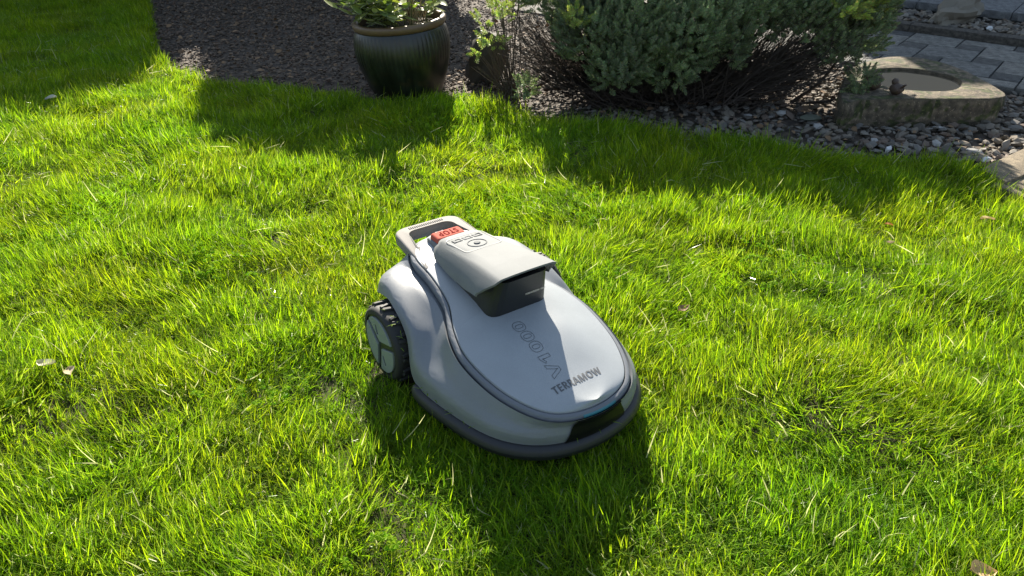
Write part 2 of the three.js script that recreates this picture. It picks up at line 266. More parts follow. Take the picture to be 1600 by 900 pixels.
  { const rows = []; for (let k = 0; k <= 6; k++) { const t = k / 6, y = 0.084 + t * 0.072, w = 0.094 - 0.028 * t ** 1.3, r = []; for (let j = -10; j <= 10; j++) r.push(nose(y, j / 10 * w, 0.004)); rows.push(r); } 
    // smooth the sampled x
    for (let s = 0; s < 3; s++) for (let k = 0; k < rows.length; k++) for (let j = 1; j < 20; j++) rows[k][j].x = (rows[k][j - 1].x + rows[k][j].x * 2 + rows[k][j + 1].x) / 4;
    const back = rows[0].map((p) => V(p.x - 0.02, p.y, p.z)), top = rows[6].map((p) => V(p.x - 0.02, p.y, p.z));
    part('camera_window', uvd(toCreasedNormals(gridGeo([back, ...rows, top]), 0.6)), M.window, mower); }
  { const iC = N / 2, rows = []; const a = off(D, 0.0172, -0.010), b = off(D, 0.0176, -0.0155), c = off(D, 0.015, -0.017), z = off(D, 0.0145, -0.0085); for (const R of [z, a, b, c]) { const r = []; for (let i = iC - 4; i <= iC + 4; i++) { const p = R[i]; r.push(p.clone()); } rows.push(r); } part('light_strip', uvd(gridGeo(rows)), M.cyan, mower); }
  // bumper
  { const path = []; for (let i = N * 5 / 18; i <= N * 13 / 18; i += 3) path.push(off(S, -0.001, -0.017)[i]); const c = new THREE.CatmullRomCurve3(path), g = new THREE.TubeGeometry(c, 150, 1, 14, false), p = g.attributes.position; for (let i = 0; i <= 150; i++) { const o = c.getPointAt(i / 150), e = Math.min(i, 150 - i) / 4, k = e < 1 ? Math.sqrt(Math.max(0, 1 - (1 - e) ** 2)) : 1; for (let j = 0; j <= 14; j++) { const q = i * 15 + j; p.setXYZ(q, o.x + (p.getX(q) - o.x) * 0.019 * k, o.y + (p.getY(q) - o.y) * 0.022 * k, o.z + (p.getZ(q) - o.z) * 0.019 * k); } } g.computeVertexNormals(); part('bumper', uvd(g), M.black, mower); }
  // chassis underneath and castor wheels
  part('chassis', uvd(new RoundedBoxGeometry(0.62, 0.13, 0.34, 3, 0.03).translate(-0.05, 0.115, 0)), M.chassis, mower);
  for (const s of [-1, 1]) { const w = part('castor_wheel', merge([new THREE.CylinderGeometry(0.045, 0.045, 0.035, 20).rotateX(Math.PI / 2).translate(0.26, 0.05, s * 0.11), new THREE.BoxGeometry(0.03, 0.06, 0.045).translate(0.25, 0.075, s * 0.11)]), M.rubber, mower); w.material = M.rubber; }
  const WC = V(-0.222, 0.112, 0);
  // rear drive wheels
  for (const s of [1, -1]) {
    const prof = [[0.085, -0.045], [0.112, -0.044], [0.119, -0.036], [0.12, 0.03], [0.116, 0.042], [0.108, 0.046], [0.098, 0.046]].map(([r, y]) => new THREE.Vector2(r, y));
    const lug = []; for (let k = 0; k < 26; k++) { const b = new RoundedBoxGeometry(0.0125, 0.072, 0.012, 1, 0.003).rotateX(0.24 * (k % 2 ? 1 : -1)); b.translate(0.1215, -0.003, 0); b.rotateY(k / 26 * 6.2832); lug.push(b); }
    const put = (g) => g.rotateX(Math.PI / 2);                       // axle y -> z
    const w = part('wheel', put(merge([new THREE.LatheGeometry(prof, 48), ...lug])), M.rubber, mower); w.position.set(WC.x, WC.y, s * 0.237); if (s < 0) w.rotation.y = Math.PI; w.scale.set(0.9, 0.9, 1);
    part('rim', put(merge([new THREE.CylinderGeometry(0.099, 0.099, 0.08, 48).translate(0, 0.003, 0)])), M.black, w);
    for (let k = 0; k < 3; k++) {
      const sh = new THREE.Shape(), R = 0.089, a0 = 0.13, a1 = 2.094 - 0.13, i0 = 0.016;
      sh.moveTo(Math.cos(1.047) * i0, Math.sin(1.047) * i0); sh.lineTo(Math.cos(a0) * R, Math.sin(a0) * R); sh.absarc(0, 0, R, a0, a1, false); sh.closePath();
      if (k !== 1) { const h = new THREE.Path(), c = k ? 0.62 : 1.45, dx = Math.cos(c), dy = Math.sin(c), nx = -dy * 0.008, ny = dx * 0.008; h.moveTo(dx * 0.034 + nx, dy * 0.034 + ny); h.lineTo(dx * 0.070 + nx, dy * 0.070 + ny); h.lineTo(dx * 0.070 - nx, dy * 0.070 - ny); h.lineTo(dx * 0.034 - nx, dy * 0.034 - ny); sh.holes.push(h); }
      const g = new THREE.ExtrudeGeometry(sh, { depth: 0.004, bevelEnabled: true, bevelSize: 0.0015, bevelThickness: 0.0015, bevelSegments: 2, curveSegments: 20 }); g.rotateZ(0.35 + k * 2.0944); g.translate(0, 0, 0.0435);
      part('hub_panel', uvd(g), M.hub, w);
    }
  }
  // rear carrying handle
  { const sh = new THREE.Shape(); const rrect = (path, x0, x1, w, r) => { path.moveTo(x1, -w); path.lineTo(x0 + r, -w + 0.012); path.quadraticCurveTo(x0, -w + 0.012, x0, -w + 0.012 + r); path.lineTo(x0, w - 0.012 - r); path.quadraticCurveTo(x0, w - 0.012, x0 + r, w - 0.012); path.lineTo(x1, w); path.closePath(); };
    rrect(sh, -0.466, -0.24, 0.116, 0.045); const h = new THREE.Path(); rrect(h, -0.440, -0.34, 0.088, 0.035); sh.holes.push(h);
    const g = new THREE.ExtrudeGeometry(sh, { depth: 0.020, bevelEnabled: true, bevelSize: 0.006, bevelThickness: 0.007, bevelSegments: 4, curveSegments: 10 }); g.rotateX(Math.PI / 2); g.translate(0, 0.298, 0); const p = g.attributes.position; for (let i = 0; i < p.count; i++) p.setY(i, p.getY(i) + smooth(-0.36, -0.24, p.getX(i)) * -0.012); g.computeVertexNormals();
    const hd = part('handle', uvd(toCreasedNormals(g, 0.5)), M.handle, mower);
    const rib = []; for (let k = -9; k <= 9; k++) rib.push(new RoundedBoxGeometry(0.012, 0.003, 0.0028, 1, 0.001).translate(-0.4535, 0.3055, k * 0.0062)); part('grip_ribs', merge(rib), M.handle, hd, 'stuff'); }
  // raised camera housing
  { const st = [[-0.276, 0.340, 0.050, 0.3, 0.066, 0.320], [-0.268, 0.351, 0.057, 0.31, 0.078, 0.312], [-0.248, 0.357, 0.061, 0.32, 0.086, 0.305], [-0.15, 0.371, 0.068, 0.33, 0.101, 0.308], [-0.05, 0.384, 0.077, 0.34, 0.111, 0.316], [0.03, 0.394, 0.083, 0.345, 0.116, 0.326], [0.072, 0.397, 0.086, 0.347, 0.118, 0.330]];
    const section = ([x, yt, wt, ym, wb, yb], shrink, slant) => { const q = [[0, yt], [wt * 0.55, yt - 0.0006], [wt * 0.9, yt - 0.002], [wt * 1.02, yt - 0.006], [wt * 1.1, yt - 0.014], [(wt + wb) / 2 + 0.006, (yt + yb) / 2 - 0.001], [wb - 0.002, yb + 0.010], [wb, yb + 0.002], [wb - 0.002, yb]]; const L = q.map(([z, y]) => V(x - slant * smooth(0, 1, (yt - y) / (yt - yb)) * 0.06, y - shrink, Math.max(0, z - shrink * (z > 0 ? 1 : 0)))); return [...L.slice().reverse().map((p) => V(p.x, p.y, -p.z)).slice(0, -1), ...L]; };
    const outer = st.map((s, i) => section(s, 0, i === 6 ? 1 : i === 5 ? 0.7 : 0)), inner = st.map((s, i) => section(s, 0.005, i === 6 ? 1 : i === 5 ? 0.7 : 0)).reverse();
    const first = outer[0].map((p) => V(p.x, p.y, 0).lerp(V(p.x, 0.3, 0), 0.5));
    const g = gridGeo([first, ...outer, ...inner.slice(0, -1)]);
    const cap = part('housing_cap', uvd(toCreasedNormals(g, 0.95)), M.cap, mower);
    const sh = new THREE.Shape(), w = 0.096, x1 = 0.034, x0 = -0.258, r = 0.038; sh.moveTo(x0, -0.058); sh.lineTo(x0 + 0.1, -w); sh.lineTo(x1 - r, -w); sh.quadraticCurveTo(x1, -w, x1, -w + r); sh.lineTo(x1, w - r); sh.quadraticCurveTo(x1, w, x1 - r, w); sh.lineTo(x0 + 0.1, w); sh.lineTo(x0, 0.058); sh.closePath();
    const bg = new THREE.ExtrudeGeometry(sh, { depth: 0.150, steps: 1, bevelEnabled: false, curveSegments: 10 }); bg.rotateX(-Math.PI / 2); bg.translate(0, 0.235, 0); { const p = bg.attributes.position; for (let i = 0; i < p.count; i++) { const t = (p.getY(i) - 0.235) / 0.150; const x = p.getX(i); p.setX(i, x + 0.034 * t * smooth(-0.1, 0.03, x)); if (t > 0.5) p.setY(i, 0.332 + (0.386 - 0.332) * clamp((x + 0.28) / 0.34, 0, 1) - 0.006); if (t > 0.5) p.setZ(i, p.getZ(i) * 0.76); } }
    const base = part('housing_base', uvd(toCreasedNormals(bg, 0.7)), M.black, mower);
    part('lettering', flatText('TERRAVISION / PRO', 1, 0.062, 0.0062, (u, v) => V(0.0345 + 0.034 * (0.077 + v) / 0.15 + 0.0022, 0.312 + v, -0.006 - u)), M.pale, base);
    part('lens', new THREE.SphereGeometry(0.003, 12, 8).translate(0.0585, 0.352, 0.03), M.window, base);
    // key panel on the cap
    const capY = (x) => { for (let i = 0; i < 6; i++) if (x <= st[i + 1][0]) { const t = (x - st[i][0]) / (st[i + 1][0] - st[i][0]); return st[i][1] + (st[i + 1][1] - st[i][1]) * t; } return 0.36; };
    const ps = new THREE.Shape(); const px0 = -0.238, px1 = -0.122, pw = 0.058, pr = 0.016; ps.moveTo(px0 + pr, -pw); ps.lineTo(px1 - pr, -pw); ps.quadraticCurveTo(px1, -pw, px1, -pw + pr); ps.lineTo(px1, pw - pr); ps.quadraticCurveTo(px1, pw, px1 - pr, pw); ps.lineTo(px0 + pr, pw); ps.quadraticCurveTo(px0, pw, px0, pw - pr); ps.lineTo(px0, -pw + pr); ps.quadraticCurveTo(px0, -pw, px0 + pr, -pw);
    const onCap = (g, up) => { const p = g.attributes.position; for (let i = 0; i < p.count; i++) { const x = p.getX(i), z = p.getY(i), y = p.getZ(i); p.setXYZ(i, x, capY(x) + up + y, z); } g.computeVertexNormals(); return g; };
    const pl = ps.getPoints(10), groove = []; { const c = [-0.18, 0]; for (let i = 0; i < pl.length; i++) { const a = pl[i], b = pl[(i + 1) % pl.length]; const inn = (q) => new THREE.Vector2(c[0] + (q.x - c[0]) * 0.975, q.y * 0.972); const A = inn(a), B = inn(b); for (const q of [a, A, b, A, B, b]) groove.push(V(q.x, capY(q.x) + 0.0007, q.y)); } }
    part('panel_seam', new THREE.BufferGeometry().setFromPoints(groove), M.trim, cap).geometry.computeVertexNormals();
    for (const z of [-0.032, 0, 0.032]) { const ks = new THREE.Shape(); ks.moveTo(-0.009, -0.0125); ks.lineTo(0.009, -0.0125); ks.lineTo(0.009, 0.0125); ks.lineTo(-0.009, 0.0125); const kh = new THREE.Path(); kh.moveTo(-0.0065, -0.010); kh.lineTo(-0.0065, 0.004); kh.lineTo(0.0065, 0.004); kh.lineTo(0.0065, -0.010); ks.holes.push(kh); const g = new THREE.ExtrudeGeometry(ks, { depth: 0.0008, bevelEnabled: true, bevelSize: 0.0004, bevelThickness: 0.0004, bevelSegments: 1 }); g.translate(-0.214, z, 0); part('key', onCap(g, 0), M.key, cap); }
    const dial = onCap(new THREE.TorusGeometry(0.026, 0.0016, 8, 40).translate(-0.162, 0, 0), 0.0); part('dial_ring', dial, M.key, cap); part('dial_button', onCap(new THREE.CylinderGeometry(0.0085, 0.0095, 0.004, 24).rotateX(Math.PI / 2).translate(-0.162, 0, 0), 0.001), M.key, cap);
  }
  // stop button behind the housing, read from behind the machine
  { const b = part('stop_button', uvd(new RoundedBoxGeometry(0.052, 0.036, 0.096, 4, 0.010).translate(-0.318, 0.317, 0)), M.red, mower);
    part('lettering', flatText('STOP', 1, 0.062, 0.026, (u, v) => V(-0.331 + v, 0.3356, -0.031 + u)), M.deepRed, b);
    part('button_collar', uvd(new RoundedBoxGeometry(0.066, 0.018, 0.110, 3, 0.006).translate(-0.318, 0.311, 0)), M.cap, mower); }
}
{ // bits of cut grass stuck to the bumper, deck and tyre
  const pos = [], col = []; bladeInto(pos, col, { x: 0, z: 0, h: 0.022, w: 0.0018, dir: 0, bend: 0.5, twist: 0, lean: 1.5, c: [0.22, 0.33, 0.03] });
  const g = new THREE.BufferGeometry(); g.setAttribute('position', new THREE.Float32BufferAttribute(pos, 3)); g.setAttribute('color', new THREE.Float32BufferAttribute(col, 3)); g.computeVertexNormals();
  const m = new THREE.InstancedMesh(g, grassMat, 46); m.name = 'grass_clippings'; m.userData = { kind: 'stuff', label: 'bits of cut grass stuck to the mower bumper and tyre', category: 'grass' };
  for (let i = 0; i < 46; i++) { let x, y, z; const k = i % 3; if (k === 0) { const t = rr(-1.2, 1.2); x = 0.372 - 0.12 * t * t; z = t * 0.19; y = 0.098; } else if (k === 1) { const t = rr(0.2, 1.5); x = -0.222 + Math.cos(t) * 0.118; y = 0.114 + Math.sin(t) * 0.118; z = rr(0.2, 0.275); } else { x = rr(0.0, 0.33); z = rr(-0.1, 0.16); y = -1; }
    if (y < 0) { y = 0.098; x = rr(-0.02, 0.2); z = 0.278 - 0.05 * smooth(0, 0.25, x); } const s = Math.sin(MOW.a), c = Math.cos(MOW.a); Q.setFromEuler(new THREE.Euler(gauss() * 0.3, rr(0, 6.3), gauss() * 0.3)); m.setMatrixAt(i, M4.compose(V(MOW.x + MOW.s * (x * s - z * c), MOW.s * y + 0.008, MOW.z + MOW.s * (x * c + z * s)), Q, V(1, 1, 1).multiplyScalar(rr(0.6, 1.2)))); m.setColorAt(i, colr.setRGB(1, 1, 1)); }
  m.castShadow = m.receiveShadow = true; scene.add(m);
}
// ---------------------------------------------------------------- gravel bed with slate chips
function chipGeo(flat) {
  const g = new THREE.IcosahedronGeometry(1, 0), p = g.attributes.position, m = new Map(), sx = rr(0.8, 1.3), sz = rr(0.55, 0.9);
  for (let i = 0; i < p.count; i++) { const k = [p.getX(i), p.getY(i), p.getZ(i)].map((q) => q.toFixed(3)).join(); if (!m.has(k)) m.set(k, rr(0.7, 1.25)); const r = m.get(k); p.setXYZ(i, p.getX(i) * r * sx, p.getY(i) * r * flat, p.getZ(i) * r * sz); }
  g.computeVertexNormals(); return g;
}
const chips = Array.from({ length: 10 }, () => chipGeo(rr(0.28, 0.55)));
const inBed = (x, z) => !inPoly(x, z, lawnPoly) || edgeDistance(x, z) < 0.05;
const chipTones = [[0.145, 0.122, 0.095], [0.11, 0.10, 0.085], [0.175, 0.145, 0.108], [0.13, 0.095, 0.07], [0.185, 0.165, 0.135], [0.085, 0.073, 0.058], [0.14, 0.13, 0.115]];
const KD = V(0.78, 0, 0.625).normalize(), KN = V(0.625, 0, -0.78).normalize();          // along the kerb; away from the camera across it
const K0 = gp(1395, 47);                                                                  // a point on the near foot of the lower kerb
const across = (x, z) => (x - K0.x) * KN.x + (z - K0.z) * KN.z;
const PAVE = gp(1545, 140);                                                               // near border of the paving
const paveNear = -1.05;
const basinPoly = [[1322, 158], [1350, 153], [1440, 152], [1530, 152], [1560, 151], [1573, 147], [1560, 135], [1530, 118], [1500, 104], [1465, 93], [1430, 87], [1385, 87], [1345, 97], [1318, 120]].map(([x, y]) => { const p = gp(x, y, 0.12); return [p.x, p.z]; });
const slabPolys = [[[1532, 262], [1640, 213], [1700, 232], [1572, 284]], [[1552, 281], [1640, 247], [1720, 300], [1600, 303]]].map((l) => l.map(([x, y]) => { const p = gp(x, y, 0.03); return [p.x, p.z]; }));
function slabFree(x, z) { return !inPoly(x, z, basinPoly) && !slabPolys.some((p) => inPoly(x, z, p)); }
const bed = structure('gravel_bed', new THREE.BufferGeometry(), std(0xffffff, 0.95, { map: soilTex }), 'dark bed of loose grey slate chips behind the lawn', 'gravel bed');
{
  const rows = []; for (let i = 0; i <= 40; i++) { const r = [], z = -8 + i * 0.14; for (let j = 0; j <= 60; j++) { const x = -3.6 + j * 0.15; r.push(V(x, -0.03 + 0.008 * noise(x * 3, z * 3), z)); } rows.push(r); }
  bed.geometry = planUV(gridGeo(rows), 1);
  const big = [], rest = [];
  for (let i = 0; i < 60000; i++) {
    const x = rr(-3.2, 4.2), z = rr(-7.4, -2.5); if (!inBed(x, z) || !slabFree(x, z)) continue;
    const [px, py, dep] = project(x, 0, z); if (px < -100 || px > 1720 || py < -90) continue;
    const right = smooth(0.2, 0.9, x), s = (0.0105 + 0.0075 * right) * rr(0.55, 1.4); 
    if (rnd() > (right > 0.5 ? 0.75 : 1)) continue;
    const ac = across(x, z); if (x > 1.6 && z < -3.6 && (ac > paveNear && (ac < 0.12 || ac > 0.5))) continue;
    const strip = ac >= 0.12 && x > 1.6; 
    rest.push({ x, z, y: strip ? 0.045 + rr(0, 0.012) : -0.03 + rr(0.0, 0.018), s: strip ? s * 1.3 : s, px, py, size: s / dep });
  }
  rest.sort((a, b) => (b.px > 1080 && b.px < 1600 && b.py > 150 ? b.size + 1 : b.size) - (a.px > 1080 && a.px < 1600 && a.py > 150 ? a.size + 1 : a.size));
  const mats = chipTones.map((c) => std(lin(...c), 0.8)); mats.push(std(lin(0.30, 0.29, 0.27), 0.8));
  rest.slice(0, 280).forEach((t) => { const m = part('stone', chips[Math.floor(rnd() * chips.length)], rnd() < 0.025 ? mats[7] : mats[Math.floor(rnd() * 7)], bed); m.position.set(t.x, t.y + 0.012, t.z); m.rotation.set(gauss() * 0.45, rr(0, 6.3), gauss() * 0.45); m.scale.setScalar(t.s * rr(1.05, 1.45)); });
  const white = std(lin(1, 1, 1), 0.82);
  chips.forEach((g, k) => { const l = rest.slice(280).filter((_, i) => i % chips.length === k), m = new THREE.InstancedMesh(g, white, l.length); m.name = 'gravel'; m.userData.kind = 'stuff'; m.castShadow = m.receiveShadow = true;
    l.forEach((t, i) => { Q.setFromEuler(new THREE.Euler(gauss() * 0.5, rr(0, 6.3), gauss() * 0.5)); m.setMatrixAt(i, M4.compose(V(t.x, t.y, t.z), Q, V(t.s, t.s, t.s))); const c = chipTones[Math.floor(rnd() * 7)], v = rr(0.75, 1.2) * (rnd() < 0.015 ? 1.7 : 1), lf = 1 - smooth(-0.6, 0.5, t.x); m.setColorAt(i, colr.setRGB(c[0] * v * (1 - 0.22 * lf), c[1] * v * (1 - 0.36 * lf), c[2] * v * (1 - 0.46 * lf))); }); bed.add(m); });
  console.log('chips', rest.length);
}
function rockGeo(rx, ry, rz, rough, det = 3, sd = 0) {
  let g = new THREE.IcosahedronGeometry(1, det); g.deleteAttribute('uv'); g.deleteAttribute('normal'); g = mergeVertices(g); const p = g.attributes.position;
  for (let i = 0; i < p.count; i++) { const v = V(p.getX(i), p.getY(i), p.getZ(i)).normalize(); const k = 1 + rough * (noise(v.x * 1.6 + sd, v.y * 1.6, v.z * 1.6) + 0.55 * Math.abs(noise(v.x * 4 + sd, v.y * 4, v.z * 4)) + 0.25 * noise(v.x * 9 + sd, v.y * 9, v.z * 9)); p.setXYZ(i, v.x * k * rx, v.y * k * ry, v.z * k * rz); }
  return toCreasedNormals(g.toNonIndexed(), 0.35);
}
const stoneTex = canvasTexture(512, (u, v) => { const n = fbm(u * 12, v * 12, 5), s = rnd() < 0.06 ? 0.18 : 0, k = 0.62 + 0.5 * n + (rnd() - 0.5) * 0.22 + s; return [k, k * 0.98, k * 0.93]; });
const stoneMat = (r, g, b) => std(lin(r, g, b), 0.85, { map: stoneTex, bumpMap: stoneTex, bumpScale: 0.004 });

// ---------------------------------------------------------------- paving, kerbs, slabs
const speck = canvasTexture(512, (u, v) => { const k = 0.5 + (rnd() - 0.5) * 0.6 + 0.32 * fbm(u * 5, v * 5, 4); return [k, k * 0.99, k * 0.96]; });
const paverMats = [[0.30, 0.30, 0.29], [0.26, 0.265, 0.265], [0.34, 0.335, 0.32]].map((c) => std(lin(...c).multiplyScalar(2), 0.85, { map: speck, bumpMap: speck, bumpScale: 0.002 }));
const paverDark = [[0.15, 0.15, 0.15], [0.12, 0.125, 0.13]].map((c) => std(lin(...c).multiplyScalar(2), 0.85, { map: speck, bumpMap: speck, bumpScale: 0.002 }));
function blockPrism(pts, y0, y1, bevel = 0.004) { const s = new THREE.Shape(pts.map(([x, z]) => new THREE.Vector2(x, -z))); const g = new THREE.ExtrudeGeometry(s, { depth: y1 - y0 - bevel, bevelEnabled: true, bevelSize: bevel, bevelOffset: -bevel, bevelThickness: bevel, bevelSegments: 2 }); g.rotateX(-Math.PI / 2); g.translate(0, y0, 0); return planUV(toCreasedNormals(g, 0.6), 4); }
const along = (a, b) => [K0.x + KD.x * a + KN.x * b, K0.z + KD.z * a + KN.z * b];
const rect = (a0, a1, b0, b1) => [along(a0, b0), along(a1, b0), along(a1, b1), along(a0, b1)];
{
  const pav = structure('paving', blockPrism(rect(-2.6, 2.6, paveNear, -0.006), -0.045, -0.012, 0.002), std(lin(0.09, 0.085, 0.075), 0.95), 'sandy joints under speckled concrete pavers', 'paving');
  const Lg = 0.305, sm = 0.152, gap = 0.004;
  for (let i = -14; i <= 14; i++) for (let j = -14; j <= 14; j++) {
    const a = i * Lg - j * sm, b = i * sm + j * Lg;
    for (const [a0, b0, w, dark] of [[a, b, Lg, false], [a + Lg, b, sm, true]]) {
      const a1 = a0 + w, lo = Math.max(b0, paveNear), hi = Math.min(b0 + w, -0.008); if (hi - lo < 0.03 || a0 < -2.2 || a1 > 2.2) continue;
      const c = along((a0 + a1) / 2, (lo + hi) / 2), [px, py] = project(c[0], 0, c[1]); if (px < 1250 || px > 1760 || py < -60 || py > 240) continue;
      if (inPoly(c[0], c[1], basinPoly) && c[1] > -3.7) continue;
      const set = dark ? paverDark : paverMats; part('paver', blockPrism([along(a0 + gap, lo + gap), along(a1 - gap, lo + gap), along(a1 - gap, hi - gap), along(a0 + gap, hi - gap)], -0.02, 0.006 + rr(-0.002, 0.002)), set[Math.floor(rnd() * set.length)], pav);
    }
  }
  const kerbMat = stoneMat(0.17, 0.155, 0.14), kerb = thing('kerb', 'low dark stone kerb between the pavers and the gravel strip', 'kerb', [0, 0, 0]);
  for (let k = -3; k < 4; k++) part('kerb_stone', blockPrism(rect(k * 0.8 + 0.1, k * 0.8 + 0.896, 0, 0.11), -0.04, 0.052, 0.008), kerbMat, kerb);
  structure('gravel_strip', blockPrism(rect(-2.4, 2.6, 0.112, 0.55), -0.045, 0.04, 0.002), std(0xffffff, 0.95, { map: soilTex }), 'narrow soil strip with stones between two kerbs', 'gravel strip');
  const slabMat = std(lin(0.30, 0.315, 0.34).multiplyScalar(1.7), 0.8, { map: speck, bumpMap: speck, bumpScale: 0.001 });
  const terrace = thing('terrace_step', 'raised blue grey concrete slab step behind the gravel strip', 'step');
  for (let k = -4; k < 5; k++) { part('slab', blockPrism(rect(k * 0.62, k * 0.62 + 0.615, 0.53, 1.15), 0.062, 0.112, 0.005), slabMat, terrace); part('slab', blockPrism(rect(k * 0.62 + 0.3, k * 0.62 + 0.915, 1.156, 1.78), 0.062, 0.112, 0.005), slabMat, terrace); }
  part('foundation', blockPrism(rect(-2.4, 2.9, 0.56, 1.75), -0.045, 0.0615, 0.002), std(lin(0.08, 0.08, 0.08), 0.9), terrace);
  const tan = std(lin(0.47, 0.385, 0.27).multiplyScalar(1.8), 0.85, { map: speck, bumpMap: speck, bumpScale: 0.003 });
  single('edging_slab', blockPrism(slabPolys[0], -0.04, 0.03, 0.006), tan, 'tan concrete edging slab bordering the slate chips', 'slab', 'tan edging slabs by the lawn');
  single('edging_slab', blockPrism(slabPolys[1], -0.04, 0.018, 0.006), tan, 'tan concrete slab lying against the lawn corner', 'slab', 'tan edging slabs by the lawn');
  // craggy rock and white stone in the strip
  const rp = gp(1488, 36, 0.04), rk = single('rock', rockGeo(0.19, 0.105, 0.10, 0.55, 4, 5), stoneMat(0.42, 0.39, 0.34), 'pale craggy rock leaning on the raised step', 'rock'); rk.position.set(rp.x, 0.10, rp.z); rk.rotation.set(0.1, 0.5, 0.32);
  const sp = gp(1545, 48, 0.06), ws = single('white_stone', chipGeo(0.7), std(lin(0.5, 0.52, 0.52), 0.8), 'small white stone in the strip beside the craggy rock', 'stone'); ws.position.set(sp.x, 0.075, sp.z); ws.scale.setScalar(0.026);
  const s2 = gp(1388, 234, 0.01), w2 = single('white_stone', chipGeo(0.8), std(lin(0.6, 0.6, 0.6), 0.8), 'white stone at the lawn edge among shaded slate chips', 'stone'); w2.position.set(s2.x, 0.01, s2.z); w2.scale.setScalar(0.021); w2.rotation.set(0.4, 0.8, 0.2);
  const s3 = gp(1542, 247, 0.02), w3 = single('white_stone', chipGeo(0.75), std(lin(0.62, 0.61, 0.59), 0.8), 'sunlit white stone touching the tan edging slab', 'stone'); w3.position.set(s3.x, 0.012, s3.z); w3.scale.setScalar(0.022); w3.rotation.set(-0.3, 0.2, 0.3);
  const s4 = gp(1268, 184, 0.0), w4 = single('flat_stone', rockGeo(0.05, 0.012, 0.035, 0.3, 2, 9), stoneMat(0.24, 0.27, 0.22), 'flat greenish stone lying below the shrub', 'stone'); w4.position.set(s4.x, 0.0, s4.z);
  const s5 = gp(752, 128), w5 = single('boulder', rockGeo(0.10, 0.17, 0.11, 0.35, 3, 21), stoneMat(0.13, 0.12, 0.10), 'dark upright stone between the pot and the shrub', 'rock'); w5.position.set(s5.x + 0.03, 0.10, s5.z - 0.10); w5.rotation.z = -0.12;
}
